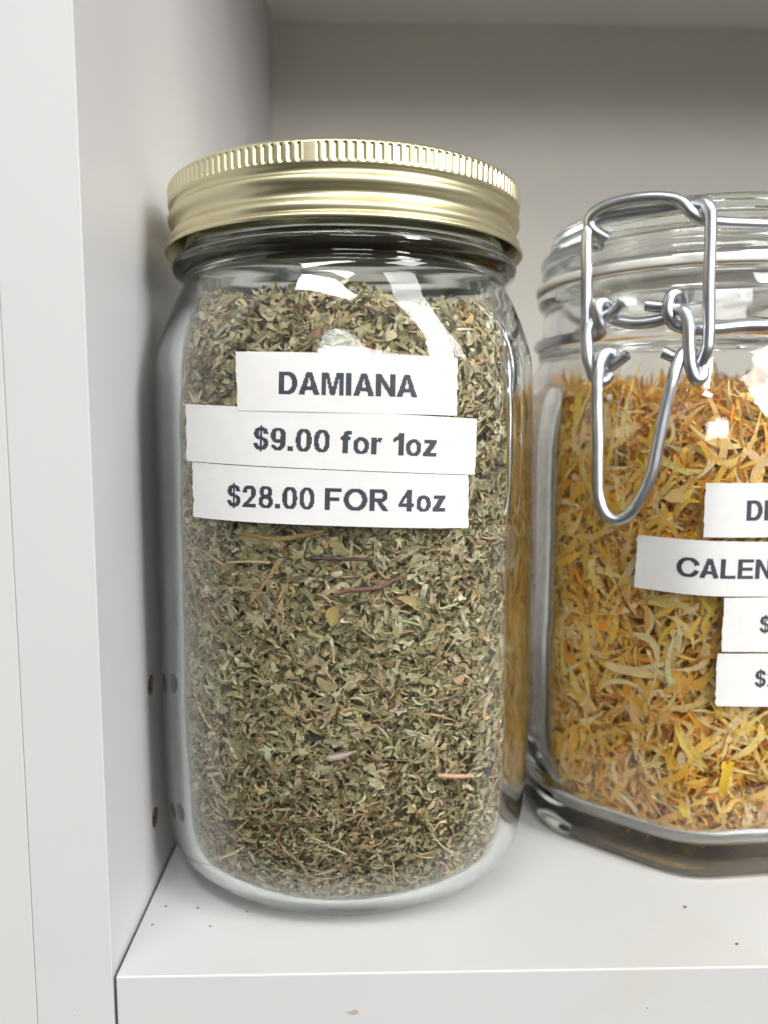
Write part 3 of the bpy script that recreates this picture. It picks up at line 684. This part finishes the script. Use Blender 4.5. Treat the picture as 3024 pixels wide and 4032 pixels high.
wire('clip_link', [([cl(*a) for a in [(-.04, .20, 14.13), (.4, .13, 14.05), (.66, .16, 14.0), (.88, .27, 13.9), (.99, .33, 13.6), (1.03, .34, 13.1), (1.10, .34, 12.58), (1.20, .27, 12.33), (1.31, .14, 12.38), (1.30, .06, 12.62)]], False),
                   ([cl(*a) for a in [(-.58, .22, 14.22), (-.76, .16, 14.06), (-1.0, .12, 13.97), (-1.27, .17, 13.84), (-1.41, .25, 13.62), (-1.39, .30, 13.2), (-1.30, .30, 12.76), (-1.17, .22, 12.43), (-.98, .10, 12.37), (-.86, .02, 12.56)]], False),
                   ([cl(*a) for a in [(-1.02, -.06, 14.02), (-.85, .0, 13.90), (-.6, .04, 13.79), (-.27, .06, 13.73), (.08, .05, 13.74), (.36, .02, 13.80), (.62, -.05, 13.92)]], False)], 'bent link wires with cut ends')
V_ = [(-.40, 0.22, 12.99), (-.66, 0.17, 12.83), (-.86, 0.10, 12.72), (-.80, 0.02, 12.86), (-.80, 0.12, 13.04), (-.92, 0.28, 13.06), (-1.0, 0.40, 12.88), (-1.02, 0.54, 12.5), (-1.01, 0.56, 11.8), (-.95, 0.60, 11.0), (-.91, 0.64, 10.1), (-.86, 0.66, 9.5), (-.68, 0.67, 9.1), (-.41, 0.68, 8.98), (-.14, 0.67, 9.12), (.12, 0.66, 9.5), (.36, 0.64, 10.1), (.48, 0.60, 10.85), (.61, 0.56, 11.7), (.73, 0.53, 12.3), (.81, 0.38, 12.74), (.88, 0.28, 12.94), (.98, 0.14, 13.02), (1.04, 0.00, 12.92), (.94, -0.02, 12.80), (.80, 0.12, 12.82), (.62, 0.20, 12.90), (.42, 0.25, 13.0)]
wire('clip_lever', [([cl(*a) for a in V_], False)], 'long V shaped wire lever hanging over the glass')
hz = [cl(-.9, -4.715*2-.0, 15.99), cl(-.9, -9.45, 15.9), cl(-.9, -9.5, 15.0), cl(-.9, -9.5, 14.2), cl(-.9, -9.25, 13.66)]
hz2 = [cl(.9, *a[1:]) if False else None for a in ()]
wire('hinge', [([cl(t, o_, z) for o_, z in ((-8.85, 16.0), (-9.1, 15.95), (-9.28, 15.6), (-9.3, 14.8), (-9.28, 14.0), (-9.1, 13.66), (-8.9, 13.62))], False) for t in (-.9, .9)] + [([cl(-1.1, -9.3, 14.9), cl(0, -9.32, 14.9), cl(1.1, -9.3, 14.9)], False)], 'wire hinge at the back of the lid')
label(jar2, 2, [(-1.545, 9.936), (2.9, 9.93), (2.9, 8.64), (-1.542, 8.658)], .006, [('DRIED', -.575, 9.05, None, .0, .478)], 'top white strip on the clip jar, first letter D', 11)
label(jar2, 2, [(-3.056, 8.604), (3.3, 8.48), (3.4, 7.17), (-3.102, 7.291)], .006, [('CALENDULA', -2.105, 7.692, None, -.0165, .470)], 'wide white strip on the clip jar, first letters CALEN', 13)
label(jar2, 2, [(-1.016, 7.218), (2.6, 7.20), (2.68, 5.80), (-1.012, 5.917)], .006, [('$', -.10, 6.36, None, .0, .40)], 'third white strip on the clip jar beginning with a dollar sign', 16)
label(jar2, 2, [(-1.108, 5.870), (2.5, 5.78), (2.58, 4.42), (-1.092, 4.58)], .006, [('$2', -.15, 5.03, None, .0, .40)], 'lowest white strip on the clip jar beginning with a dollar sign', 17)

# crumbs and one chip mark on the shelf
CR = [(.50, 2.32, .03), (1.27, 2.24, .035), (2.44, 2.07, .03), (1.69, 1.57, .028), (.37, 1.65, .03), (13.3, .69, .035), (12.71, 2.02, .045)]
CL = ['dark crumb on the shelf nearest the corner of side panel and jar', 'dark crumb on the shelf just in front of the left heel of the lidded jar', 'dark crumb third from the side panel, below the front of the lidded jar',
      'single dark crumb nearer the front edge, left of the shelf middle', 'small crumb close to the seam between side panel and shelf front', 'dark crumb by the front edge of the shelf at the right', 'pale grey crumb in front of the clip top jar']
for i, (x, y, r) in enumerate(CR):
    q = np.random.default_rng(i)
    bm = bmesh.new(); bmesh.ops.create_icosphere(bm, subdivisions=1, radius=r*S)
    for v in bm.verts: v.co = Vector((v.co.x*q.uniform(.6, 1.5), v.co.y*q.uniform(.6, 1.3), v.co.z*.6*q.uniform(.6, 1.2)))
    me = bpy.data.meshes.new('herb_crumb'); bm.to_mesh(me); bm.free(); me.materials.append(M_CHIP)
    c = link('herb_crumb', me); c.location = (x*S, y*S, r*.45*S)
    tag(c, CL[i], 'crumb', 'herb crumbs scattered on the white shelf')
q = np.random.default_rng(5); a = np.linspace(0, 2*math.pi, 20, endpoint=False)
ring_ = np.stack([4.96+.13*np.cos(a)*(1+.3*q.normal(size=20)), np.full(20, -.006), -.88+.055*np.sin(a)*(1+.3*q.normal(size=20))], -1)
inner_ = ring_.copy(); inner_[:, 1] = .02
V = np.vstack([ring_, inner_]); k = np.arange(20); F = [k[None, ::-1], np.stack([k, (k+1) % 20, (k+1) % 20+20, k+20], -1)]
M_STAIN = melamine('brown_smear', (.42, .33, .26), .6, dirt=False)
o = mesh('dried_smear', V, F, M_STAIN, None, smooth_=False, origin=(4.96, 0, -.88)); tag(o, 'small brown dried smear on the front edge of the shelf', 'smear')
